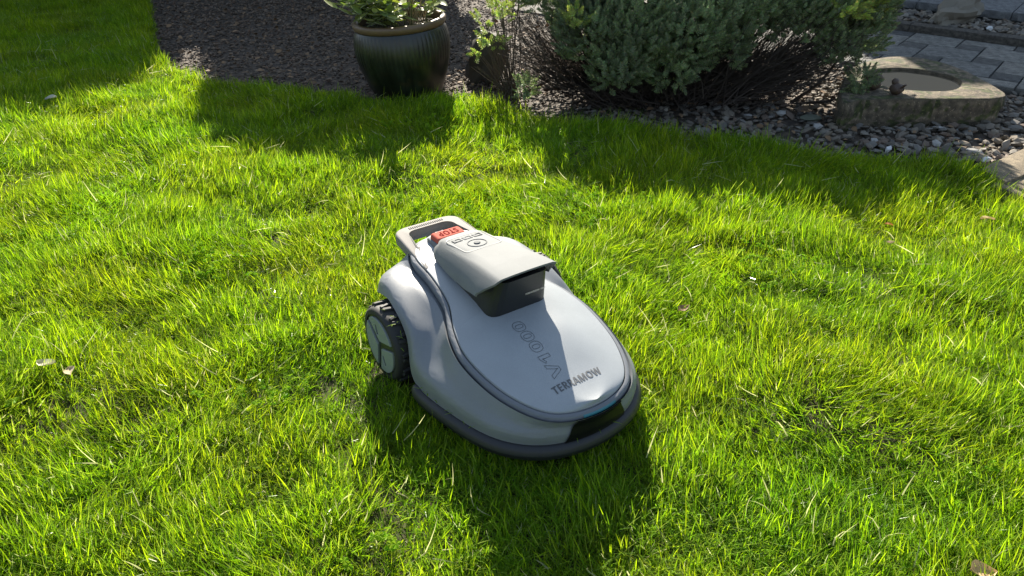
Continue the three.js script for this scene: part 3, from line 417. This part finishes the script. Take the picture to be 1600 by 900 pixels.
// ---------------------------------------------------------------- stone bird bath
{
  const c0 = gp(1428, 126, 0.11), b = thing('bird_bath', 'flat triangular stone bird bath with muddy water on the slate chips', 'bird bath');
  const shp = new THREE.Shape(); const cv = new THREE.CatmullRomCurve3(basinPoly.map(([x, z]) => V(x, 0, z)), true, 'centripetal').getPoints(90).slice(0, -1); cv.forEach((p, i) => { const k = 1 + 0.008 * noise(i * 0.5, 2); const X = c0.x + (p.x - c0.x) * k, Z = c0.z + (p.z - c0.z) * k; i ? shp.lineTo(X, -Z) : shp.moveTo(X, -Z); });
  const pr = gp(1500, 126, 0.11), pt = gp(1428, 107, 0.11), pb = gp(1428, 143, 0.11); const rx = (pr.x - c0.x), rz = (pb.z - pt.z) / 2, cz = (pb.z + pt.z) / 2;
  const hole = new THREE.Path(); for (let i = 0; i < 64; i++) { const a = -i / 64 * 6.2832, k = 1 + 0.04 * noise(Math.cos(a) * 1.5, Math.sin(a) * 1.5, 8); const X = c0.x + Math.cos(a) * rx * k, Y = -cz + Math.sin(a) * rz * k; i ? hole.lineTo(X, Y) : hole.moveTo(X, Y); } shp.holes.push(hole);
  const g = new THREE.ExtrudeGeometry(shp, { depth: 0.135, steps: 4, bevelEnabled: true, bevelSize: 0.008, bevelOffset: -0.008, bevelThickness: 0.008, bevelSegments: 3, curveSegments: 8 }); g.rotateX(-Math.PI / 2); g.translate(0, -0.03, 0);
  { const p = g.attributes.position; for (let i = 0; i < p.count; i++) { const x = p.getX(i), y = p.getY(i), z = p.getZ(i), n = 0.010 * noise(x * 14, y * 22, z * 14) * (y < 0.10 ? 1 : 0.25); p.setXYZ(i, x + n, y + (y > 0.1 ? 0.003 * noise(x * 9, z * 9, 2) : 0), z + n); } g.computeVertexNormals(); }
  const mossTex = canvasTexture(512, (u, v) => { const n = fbm(u * 9, v * 9, 5), m = fbm(u * 5 + 20, v * 5, 4), l = fbm(u * 26 + 9, v * 26, 2) > 0.27 ? 0.3 : 0, k = 0.55 + 0.5 * n + (rnd() - 0.5) * 0.2 + l; const q = smooth(0.02, 0.2, m); return [k * (1 - 0.35 * q), k * (0.95 - 0.22 * q), k * (0.86 - 0.42 * q)]; });
  const mat = std(lin(0.40, 0.36, 0.30), 0.9, { map: mossTex, bumpMap: mossTex, bumpScale: 0.006 });
  part('slab', planUV(toCreasedNormals(g, 0.6), 3), mat, b);
  const bowl = []; for (let k = 0; k <= 8; k++) { const t = k / 8, r = []; for (let i = 0; i < 48; i++) { const a = i / 48 * 6.2832; r.push(V(c0.x + Math.cos(a) * rx * 1.03 * (1 - t), 0.094 - 0.045 * Math.sqrt(1 - (1 - t) ** 2), cz + Math.sin(a) * rz * 1.03 * (1 - t))); } bowl.push(r); }
  part('bowl', planUV(gridGeo(bowl, true), 3), mat, b);
  const wrows = []; wrows.push(Array.from({ length: 48 }, () => V(c0.x, 0.099, cz))); for (const [t, y] of [[0.5, 0.099], [1.01, 0.099], [0.99, 0.080], [0.86, 0.058], [0.5, 0.0505], [0, 0.0495]]) { const r = []; for (let i = 0; i < 48; i++) { const a = i / 48 * 6.2832; r.push(V(c0.x + Math.cos(a) * rx * t, y, cz + Math.sin(a) * rz * t)); } wrows.push(r); }
  part('water', toCreasedNormals(gridGeo(wrows, true), 0.6), new THREE.MeshPhysicalMaterial({ color: lin(0.9, 0.8, 0.65), roughness: 0.03, transmission: 1, thickness: 0.04, ior: 1.33, attenuationColor: lin(0.55, 0.33, 0.14), attenuationDistance: 0.05 }), b);
  // two small bird ornaments on the rim
  const birdGeo = () => { const sph = (x, y, z, a, bb, c) => new THREE.SphereGeometry(1, 18, 14).scale(a, bb, c).translate(x, y, z); return merge([sph(0, 0.028, 0, 0.026, 0.028, 0.032), sph(0, 0.058, 0.016, 0.016, 0.016, 0.017), new THREE.ConeGeometry(0.005, 0.014, 8).rotateX(Math.PI / 2).translate(0, 0.058, 0.036), new RoundedBoxGeometry(0.018, 0.006, 0.04, 2, 0.003).rotateX(0.85).translate(0, 0.046, -0.034), sph(0.02, 0.03, -0.002, 0.009, 0.019, 0.026), sph(-0.02, 0.03, -0.002, 0.009, 0.019, 0.026)]); };
  const bm = std(lin(0.07, 0.045, 0.032), 0.6);
  const p1 = gp(1398, 148, 0.113), p2 = gp(1364, 140, 0.113);
  const b1 = single('bird_ornament', birdGeo(), bm, 'plump brown bird ornament on the bird bath rim, tail towards the lawn', 'ornament', 'bird ornaments on the stone bath'); b1.position.set(p1.x, 0.113, p1.z); b1.rotation.y = 3.5;
  const b2 = single('bird_ornament', birdGeo(), std(lin(0.10, 0.07, 0.05), 0.65), 'brown bird ornament beside the shrub twig, leaning over the bath water', 'ornament', 'bird ornaments on the stone bath'); b2.position.set(p2.x, 0.113, p2.z); b2.rotation.set(0, 1.5, 0);
}
// ---------------------------------------------------------------- glazed pot and its plant
{
  const pz = -4.02, px = atZ(638, 120, pz).x, pot = thing('glazed_pot', 'large dark glazed plant pot with ribbed shoulder and brown rim', 'plant pot', [px, -0.03, pz]);
  pot.rotation.z = 0.07; const prof = [[0.0, 0.0], [0.170, 0.0], [0.180, 0.012], [0.212, 0.095], [0.240, 0.185], [0.250, 0.25], [0.246, 0.315], [0.232, 0.358], [0.223, 0.367]], c = new THREE.CatmullRomCurve3(prof.map(([r, y]) => V(r, y, 0)), false, 'centripetal'), rows = [];
  for (let i = 0; i <= 50; i++) { const q = c.getPoint(i / 50), row = []; for (let j = 0; j < 320; j++) { const a = j / 320 * 6.2832 - 1.5708, rib = 0.0028 * smooth(0.17, 0.23, q.y) * (1 - smooth(0.335, 0.355, q.y)) * (Math.cos(a * 64) > 0.35 ? -1 : 0.3) + 0.0012 * noise(Math.cos(a) * 3, q.y * 14, Math.sin(a) * 3); const r = Math.max(0, q.x + (q.x > 0.05 ? rib : 0)); row.push(V(Math.cos(a) * r, q.y, Math.sin(a) * r)); } rows.push(row); }
  const potG = gridGeo(rows.reverse(), true); { const uv = []; for (let i = 0; i <= 50; i++) for (let j = 0; j < 320; j++) uv.push(j / 320, i / 50); potG.setAttribute('uv', new THREE.Float32BufferAttribute(uv, 2)); }
  const glaze = canvasTexture(512, (u, v) => { const st = fbm(u * 40, v * 3, 4), bl = fbm(u * 9 + 3, v * 7, 4), k = 0.55 + 0.45 * st + 0.35 * bl, mud = smooth(0.05, 0.3, fbm(u * 16, v * 16 + 7, 4)); return [k * (0.9 + 0.35 * mud), k * (1 + 0.12 * mud), k * 0.85]; });
  part('body', potG, std(lin(0.045, 0.05, 0.04), 0.4, { map: glaze, clearcoat: 0.5, clearcoatRoughness: 0.28 }), pot);
  part('rim', new THREE.LatheGeometry([[0.219, 0.358], [0.235, 0.362], [0.242, 0.374], [0.243, 0.392], [0.235, 0.400], [0.220, 0.400], [0.210, 0.390], [0.208, 0.32]].map(([r, y]) => new THREE.Vector2(r, y)), 72), std(lin(0.14, 0.085, 0.042), 0.5, { clearcoat: 0.3, clearcoatRoughness: 0.3 }), pot);
  part('soil', new THREE.CylinderGeometry(0.205, 0.205, 0.03, 40).translate(0, 0.35, 0), std(lin(0.04, 0.03, 0.02), 0.95), pot);
  const pl = thing('potted_plant', 'leafy yellow green plant growing in the glazed pot', 'plant', [px, 0.32, pz]);
  pl.rotation.z = 0.07; const leafShape = (L, W) => { const pos = [], idx = []; for (let i = 0; i <= 5; i++) { const t = i / 5, w = W * Math.sin(Math.PI * Math.pow(t, 0.75)) * 0.5 + 0.0003; pos.push(-w, 0.08 * L * Math.sin(t * 2), t * L, 0, 0.08 * L * Math.sin(t * 2) - w * 0.35, t * L, w, 0.08 * L * Math.sin(t * 2), t * L); if (i) { const a = (i - 1) * 3; for (const k of [0, 1]) idx.push(a + k, a + k + 3, a + k + 1, a + k + 1, a + k + 3, a + k + 4); } } const g = new THREE.BufferGeometry(); g.setAttribute('position', new THREE.Float32BufferAttribute(pos, 3)); g.setIndex(idx); g.computeVertexNormals(); return g; };
  const leaves = [leafShape(0.06, 0.036), leafShape(0.075, 0.04), leafShape(0.05, 0.032)];
  const lm = [[0.24, 0.30, 0.02], [0.18, 0.26, 0.02], [0.29, 0.33, 0.025], [0.13, 0.20, 0.02]].map((cc) => new THREE.MeshPhysicalMaterial({ color: lin(...cc), roughness: 1, transmission: 0.45, thickness: 0, side: THREE.DoubleSide, clearcoat: 0.3, clearcoatRoughness: 0.35 }));
  const stems = [];
  for (let s = 0; s < 58; s++) {
    const a = s < 26 ? rr(1.2, 4.2) : rr(0, 6.283), r0 = 0.19 * Math.sqrt(rnd()), L = rr(0.10, 0.25), out = rr(0.25, 1.1), A = V(Math.cos(a) * r0, 0.03, Math.sin(a) * r0), B = V(A.x + Math.cos(a) * L * out * 0.5, L * 0.75, A.z + Math.sin(a) * L * out * 0.5), C = V(A.x + Math.cos(a) * L * out, L * (out > 0.8 ? 0.75 : 1.05), A.z + Math.sin(a) * L * out);
    stems.push(taper([A, B, C], 0.003, 0.0012, 6, 4)); const cvv = new THREE.CatmullRomCurve3([A, B, C]);
    const nL = 7; for (let k = 0; k < nL; k++) { const t = 0.3 + 0.7 * k / (nL - 1), p = cvv.getPoint(Math.min(1, t)), m = part('leaf', leaves[Math.floor(rnd() * 3)], lm[Math.floor(rnd() * 4)], pl); m.position.copy(p); m.rotation.order = 'YXZ'; m.rotation.set(rr(-0.6, 0.5), k * 2.4 + a, gauss() * 0.3); m.scale.setScalar(rr(0.85, 1.35)); }
  }
  part('stem', merge(stems), std(lin(0.09, 0.11, 0.03), 0.8), pl, 'stuff');
  const dryStems = []; for (let k = 0; k < 26; k++) { const a = rr(-0.6, 0.9), A = V(0.07 + gauss() * 0.04, 0.02, gauss() * 0.06); dryStems.push(taper([A, V(A.x + a * 0.05, 0.09, A.z + gauss() * 0.02), V(A.x + a * 0.12, rr(0.13, 0.24), A.z + gauss() * 0.05)], 0.0025, 0.001, 6, 4)); }
  part('dry_stem', merge(dryStems), std(lin(0.36, 0.28, 0.15), 0.85), pl, 'stuff');
}
// ---------------------------------------------------------------- shrub
function sprigGeo(n, len, lw, tones) {
  const pos = [], col = [];
  for (let i = 0; i < n; i++) {
    const t = i / n, a = i * 2.39996, y = len * (0.12 + 0.88 * t), L = len * 0.36 * (1.05 - 0.45 * t) * rr(0.85, 1.15), el = 0.35 + 0.75 * t;
    const dx = Math.cos(a) * Math.cos(el), dz = Math.sin(a) * Math.cos(el), dy = Math.sin(el), nx = -Math.sin(a) * lw, nz = Math.cos(a) * lw, c = tones[Math.floor(rnd() * tones.length)].map((q) => q * rr(0.8, 1.2));
    const B = V(0, y, 0), T = V(dx * L, y + dy * L, dz * L), P = V(dx * L * 0.55 + nx, y + dy * L * 0.5 - 0.001, dz * L * 0.55 + nz), R = V(dx * L * 0.55 - nx, y + dy * L * 0.5 - 0.001, dz * L * 0.55 - nz);
    for (const q of [B, P, T, B, T, R]) { pos.push(q.x, q.y, q.z); col.push(...c); }
  }
  const g = new THREE.BufferGeometry(); g.setAttribute('position', new THREE.Float32BufferAttribute(pos, 3)); g.setAttribute('color', new THREE.Float32BufferAttribute(col, 3)); g.computeVertexNormals(); return g;
}
const leafMat = new THREE.MeshPhysicalMaterial({ color: 0xffffff, vertexColors: true, roughness: 1, transmission: 0.35, thickness: 0, side: THREE.DoubleSide, clearcoat: 0.3, clearcoatRoughness: 0.4 });
const shrubTones = [[0.20, 0.27, 0.11], [0.24, 0.31, 0.12], [0.16, 0.225, 0.095], [0.28, 0.34, 0.13]];
function leafyLobes(parent, lobes, geos, per, name = 'foliage') {
  const list = [];
  for (const l of lobes) { const n = Math.round(per * l.r * l.r * (l.k ?? 1)); for (let i = 0; i < n; i++) { const u = rr(-1, 1), a = rr(0, 6.283), q = Math.sqrt(1 - u * u), d = V(q * Math.cos(a), u, q * Math.sin(a)); if (d.y < -0.75) continue; const bump = 1 + 0.28 * noise(d.x * 2.3 + l.c.x * 9, d.y * 2.3, d.z * 2.3 + l.c.z * 5), r = l.r * bump * (1 - 0.45 * rnd() ** 3); list.push({ p: V(l.c.x + d.x * r, l.c.y + d.y * r * (l.e ?? 0.9), l.c.z + d.z * r), d, tone: l.tone }); } }
  geos.forEach((g, k) => { const L = list.filter((_, i) => i % geos.length === k), m = new THREE.InstancedMesh(g, leafMat, L.length); m.name = name; m.userData.kind = 'stuff'; m.castShadow = m.receiveShadow = true;
    L.forEach((t, i) => { const dir = t.d.clone().multiplyScalar(0.9).add(V(gauss() * 0.3, 0.65 + gauss() * 0.25, gauss() * 0.3)).normalize(); Q.setFromUnitVectors(UP, dir); Q.multiply(Q2.setFromAxisAngle(UP, rr(0, 6.3))); const s = rr(0.6, 1.4), v = rr(0.75, 1.2) * (1 + 0.5 * noise(t.p.x * 5, t.p.y * 5, t.p.z * 5)); m.setMatrixAt(i, M4.compose(t.p, Q, V(s, s * rr(0.8, 1.3), s))); const c = t.tone ?? [1, 1, 1]; m.setColorAt(i, colr.setRGB(c[0] * v, c[1] * v, c[2] * v)); }); parent.add(m); });
  return list.length;
}
const sprigs = [0, 1, 2].map(() => sprigGeo(38, 0.048, 0.0030, shrubTones));
{
  const base = gp(1060, 178), shrub = thing('shrub', 'wide dense dark green shrub with bare brown lower branches', 'shrub', [0, 0, 0]);
  const L = (px, py, r, z, o = {}) => ({ c: atZ(px, py, z), r: r * 0.0032, ...o });
  const yel = [1.9, 1.75, 0.7];
  const lobes = [L(925, 58, 46, -3.72), L(905, 20, 44, -3.85), L(985, 28, 58, -3.78), L(962, 108, 36, -3.62), L(985, 70, 45, -3.68), L(1062, 55, 56, -3.72), L(1050, 112, 30, -3.66), L(1112, 28, 60, -3.82), L(1128, 78, 34, -3.74), L(1180, 12, 52, -3.85), L(1245, 14, 52, -3.88), L(1300, 22, 46, -3.86), L(1338, 58, 36, -3.84), L(1352, 12, 40, -3.9), L(1310, 75, 26, -3.76),
    L(860, -25, 50, -4.0), L(950, -40, 60, -3.98), L(1050, -48, 66, -4.0), L(1150, -50, 66, -4.0), L(1250, -42, 62, -4.02), L(1330, -35, 54, -4.02), L(1010, -20, 60, -4.2), L(1120, -20, 60, -4.25), L(1230, -20, 60, -4.25),
    L(1346, 128, 15, -3.62), L(1336, 150, 10, -3.6), L(1322, 170, 7, -3.58), L(1355, 0, 24, -3.86, { tone: yel }), L(1325, 12, 16, -3.72, { tone: yel }), L(900, 32, 12, -3.6, { tone: yel })];
  const n = leafyLobes(shrub, lobes, sprigs, 21000); console.log('sprigs', n);
  const twig = [], bm = std(lin(0.055, 0.040, 0.030), 0.9);
  const tops = lobes.slice(0, 24);
  for (let i = 0; i < 22; i++) { const t = tops[i % tops.length].c, A = V(base.x + gauss() * 0.5, -0.02, -3.92 + gauss() * 0.14), B = V(A.x + (t.x - A.x) * 0.55, 0.10 + rr(0, 0.12), (A.z + t.z) / 2); part('branch', taper([A, B, V(t.x, t.y, t.z)], 0.011, 0.004, 9, 5), bm, shrub); }
  for (let i = 0; i < 2000; i++) {
    const side = rnd(), px = rr(790, 1345), A = V(base.x + (px - 1060) * 0.0032 * 0.42 + gauss() * 0.12, rr(-0.02, 0.08), -3.92 + gauss() * 0.2), dx = (px - 1060) * 0.0032, h = rr(0.10, 0.42);
    const C = V(base.x + dx + gauss() * 0.06, h + 0.1 * rnd(), -3.8 + gauss() * 0.22), B = V((A.x + C.x) / 2 + gauss() * 0.05, A.y + (C.y - A.y) * rr(0.2, 0.5), (A.z + C.z) / 2 + gauss() * 0.04);
    const E = V(B.x * 0.45 + C.x * 0.55 + gauss() * 0.06, B.y * 0.5 + C.y * 0.5 + gauss() * 0.05, B.z * 0.5 + C.z * 0.5 + gauss() * 0.06); twig.push(taper([A, B, E, C], rr(0.0016, 0.0046), 0.0009, 7, 3)); if (side > 2) break;
  }
  for (let i = 0; i < 9; i++) { const e = lobes[24 + i % 3].c, A = gp(1230 + i * 6, 168); twig.push(taper([V(A.x, 0.02, A.z), V((A.x + e.x) / 2, 0.05, (A.z + e.z) / 2), V(e.x + gauss() * 0.02, e.y, e.z)], 0.003, 0.0015, 6, 4)); }
  part('twig', merge(twig), bm, shrub, 'stuff');
}
{ // pale sprigs left of the shrub and a seedling in front of it
  const lt = [1.7, 1.65, 0.75], A = gp(800, 128), sh = thing('young_shrub', 'thin shrub with pale yellow green sprigs beside the dark upright stone', 'shrub');
  const L = (px, py, r, z, k) => ({ c: atZ(px, py, z), r: r * 0.0032, tone: lt, k });
  const lobes = [L(772, 22, 14, -4.0, 0.8), L(758, 36, 9, -3.95, 0.8), L(786, 32, 9, -3.9, 0.8), L(780, 2, 15, -4.0, 0.8), L(800, 14, 13, -4.0, 0.7), L(812, -12, 16, -4.0, 0.7), L(765, 62, 9, -3.85, 0.7), L(764, 76, 8, -3.82, 0.7), L(748, 82, 8, -3.8, 0.7), L(775, 68, 8, -3.84, 0.7), L(742, 104, 5, -3.75, 0.7)];
  leafyLobes(sh, lobes, sprigs, 8200); const tw = []; for (const l of lobes) for (let k = 0; k < 5; k++) tw.push(taper([V(A.x + gauss() * 0.05, -0.02, -3.9 + gauss() * 0.05), V((A.x + l.c.x) / 2 + gauss() * 0.03, l.c.y * 0.45, (l.c.z - 3.9) / 2), V(l.c.x + gauss() * 0.02, l.c.y, l.c.z)], 0.0032, 0.0012, 7, 4));
  part('twig', merge(tw), std(lin(0.09, 0.07, 0.05), 0.9), sh, 'stuff');
  const S = gp(820, 158), sd = thing('seedling', 'small green seedling in the gravel before the shrub', 'plant'); leafyLobes(sd, [{ c: V(S.x, 0.055, S.z), r: 0.034, e: 1.4 }, { c: V(S.x + 0.01, 0.09, S.z), r: 0.024 }], sprigs, 30000); part('stem', taper([V(S.x, -0.03, S.z), V(S.x, 0.03, S.z), V(S.x, 0.08, S.z)], 0.003, 0.0015, 5, 5), std(lin(0.08, 0.07, 0.04), 0.9), sd);
}
// ---------------------------------------------------------------- fallen leaves on the lawn
{
  const leafG = (sd) => { const pos = [], idx = []; for (let i = 0; i <= 6; i++) for (let j = -2; j <= 2; j++) { const t = i / 6, w = 0.019 * Math.sin(Math.PI * Math.pow(t, 0.8)) + 0.0006, s = j / 2; pos.push(s * w, 0.008 * s * s + 0.006 * Math.sin(t * 3 + sd) + 0.003 * noise(i * 0.7 + sd, j * 0.9), t * 0.055); if (i && j < 2) { const a = (i - 1) * 5 + j + 2; idx.push(a, a + 5, a + 1, a + 1, a + 5, a + 6); } } const g = new THREE.BufferGeometry(); g.setAttribute('position', new THREE.Float32BufferAttribute(pos, 3)); g.setIndex(idx); g.computeVertexNormals(); return g; };
  [[1535, 332, [0.50, 0.36, 0.17], 'curled tan dry leaf on the grass below the edging slabs', 0.9], [1516, 886, [0.52, 0.35, 0.17], 'broad tan dry leaf half sunk in the grass, away from the mower', 1.0], [62, 577, [0.45, 0.42, 0.28], 'pale grey dry leaf lying flat on the lawn', 0.9], [110, 579, [0.42, 0.33, 0.20], 'narrow brownish leaf beside the pale grey leaf', 0.7], [1384, 343, [0.50, 0.22, 0.06], 'small orange leaf on the lawn facing the shrub', 0.5], [1389, 374, [0.40, 0.30, 0.22], 'dull brown crumpled leaf below the small orange leaf', 0.7], [1060, 478, [0.22, 0.14, 0.08], 'dark brown leaf in the grass beside the mower deck', 0.7], [70, 155, [0.42, 0.42, 0.36], 'long pale leaf on the shaded lawn', 1.1]].forEach(([px, py, c, label, s], i) => {
    const p = gp(px, py, 0.045), m = single('fallen_leaf', leafG(i * 1.7), std(lin(...c), 1, { transmission: 0.2, thickness: 0 }), label, 'leaf', 'dry leaves on the lawn'); m.position.set(p.x, lawnY(p.x, p.z) + 0.042, p.z); m.rotation.set(rr(-0.3, 0.3), [1.4, 1.6, 1.5, 0.6, 1.2, 2.2, 2.0, 1.7][i], rr(-0.3, 0.3)); m.scale.setScalar(s);
  });
}
{ // leaf litter and twigs on the bed
  const pos = []; for (let i = 0; i < 4; i++) { const t0 = i / 4, t1 = (i + 1) / 4, w = (t) => 0.010 * Math.sin(Math.PI * t ** 0.8) + 0.0003, y = (t) => 0.005 * Math.sin(t * 3); for (const q of [[-w(t0), y(t0), t0], [w(t0), y(t0) + 0.003, t0], [-w(t1), y(t1), t1], [w(t0), y(t0) + 0.003, t0], [w(t1), y(t1) + 0.003, t1], [-w(t1), y(t1), t1]]) pos.push(q[0], q[1], q[2] * 0.036); }
  const g = new THREE.BufferGeometry(); g.setAttribute('position', new THREE.Float32BufferAttribute(pos, 3)); g.computeVertexNormals();
  const spots = []; for (let i = 0; i < 9000 && spots.length < 900; i++) { const x = rr(-2.7, 2.2), z = rr(-6.2, -3.1); if (inPoly(x, z, lawnPoly) || !slabFree(x, z)) continue; spots.push([x, z]); }
  const m = new THREE.InstancedMesh(g, std(0xffffff, 0.85), spots.length); m.name = 'leaf_litter'; m.userData = { kind: 'stuff', label: 'brown leaf litter scattered over the slate bed', category: 'leaves' };
  spots.forEach(([x, z], i) => { Q.setFromEuler(new THREE.Euler(gauss() * 0.5, rr(0, 6.3), gauss() * 0.5)); m.setMatrixAt(i, M4.compose(V(x, rr(-0.008, 0.006), z), Q, V(1, 1, 1).multiplyScalar(rr(0.5, 1.3)))); const k = rr(0.5, 1.3); m.setColorAt(i, colr.setRGB(0.17 * k, 0.105 * k, 0.055 * k)); });
  m.castShadow = m.receiveShadow = true; scene.add(m);
}
// ---------------------------------------------------------------- what shades the bed: trees and a shed beyond the frame
{
  const lg = (() => { const pos = []; for (let i = 0; i < 16; i++) { const c = V(gauss() * 0.07, gauss() * 0.07, gauss() * 0.07), a = V(gauss(), gauss(), gauss()).normalize().multiplyScalar(0.045), b = V(gauss(), gauss(), gauss()).cross(a).normalize().multiplyScalar(0.022); const T = c.clone().add(a), B = c.clone().sub(a), P = c.clone().add(b), R = c.clone().sub(b); for (const q of [B, P, T, B, T, R]) pos.push(q.x, q.y, q.z); } const g = new THREE.BufferGeometry(); g.setAttribute('position', new THREE.Float32BufferAttribute(pos, 3)); g.computeVertexNormals(); return g; })();
  const tm = new THREE.MeshPhysicalMaterial({ color: lin(0.06, 0.11, 0.03), roughness: 1, transmission: 0.3, thickness: 0, side: THREE.DoubleSide });
  const bark = std(lin(0.09, 0.07, 0.05), 0.9);
  const tree = (label, x, z, h, crowns) => { const t = thing('garden_tree', label, 'tree', [x, -0.05, z], 'trees behind the gravel bed'); part('trunk', taper([V(0, 0, 0), V(0.03, h * 0.3, 0), V(0, h * 0.7, 0)], 0.07, 0.03, 8, 8), bark, t); const list = []; crowns.forEach(([cx, cy, cz, rx, ry, rz, n]) => { part('limb', taper([V(0, h * 0.35, 0), V(cx * 0.5, (h * 0.4 + cy) / 2, cz * 0.5), V(cx, cy, cz)], 0.03, 0.01, 6, 6), bark, t); for (let i = 0; i < n; i++) { const u = rr(-1, 1), a = rr(0, 6.283), q = Math.sqrt(1 - u * u), r = Math.cbrt(rnd()); list.push(V(cx + rx * r * q * Math.cos(a), cy + ry * r * u, cz + rz * r * q * Math.sin(a))); } });
    const m = new THREE.InstancedMesh(lg, tm, list.length); m.name = 'crown'; m.userData.kind = 'stuff'; m.castShadow = m.receiveShadow = true; list.forEach((p, i) => { Q.setFromEuler(new THREE.Euler(rr(0, 6.3), rr(0, 6.3), 0)); const s = rr(0.8, 1.3); m.setMatrixAt(i, M4.compose(p, Q, V(s, s, s))); }); t.add(m); };
  tree('bushy garden tree behind the gravel bed, level with the glazed pot', -1.45, -7.8, 2.6, [[0, 2.05, 0, 0.62, 0.6, 0.5, 1000], [-0.25, 1.45, 0, 0.62, 0.6, 0.5, 560], [0.4, 1.35, 0.1, 0.6, 0.7, 0.5, 560], [0, 0.75, 0, 0.8, 0.55, 0.5, 420]]);
  tree('broad garden tree behind the far lawn', -3.6, -7.9, 2.4, [[0.62, 1.85, 0, 0.5, 0.55, 0.5, 900], [-0.3, 1.0, 0, 0.8, 0.7, 0.5, 900], [-0.3, 2.0, 0, 0.8, 0.6, 0.5, 1000], [-1.4, 2.1, 0, 0.8, 0.6, 0.5, 1000], [0.9, 1.0, 0, 0.8, 0.6, 0.5, 800], [0.5, 0.6, 0, 1.0, 0.6, 0.5, 800], [-1.2, 1.0, 0, 0.9, 0.7, 0.5, 900]]);
  const shed = thing('garden_shed', 'low flat roofed garden shed beyond the raised step', 'shed', [3.86, -0.05, -9.2]);
  part('wall', new RoundedBoxGeometry(4.2, 2.63, 1.6, 2, 0.01).translate(0, 1.315, 0), std(lin(0.32, 0.27, 0.2), 0.85), shed); part('roof', new RoundedBoxGeometry(4.4, 0.08, 1.8, 2, 0.02).translate(0, 2.672, 0), std(lin(0.1, 0.1, 0.1), 0.85), shed);
}
renderer.render(scene, camera);
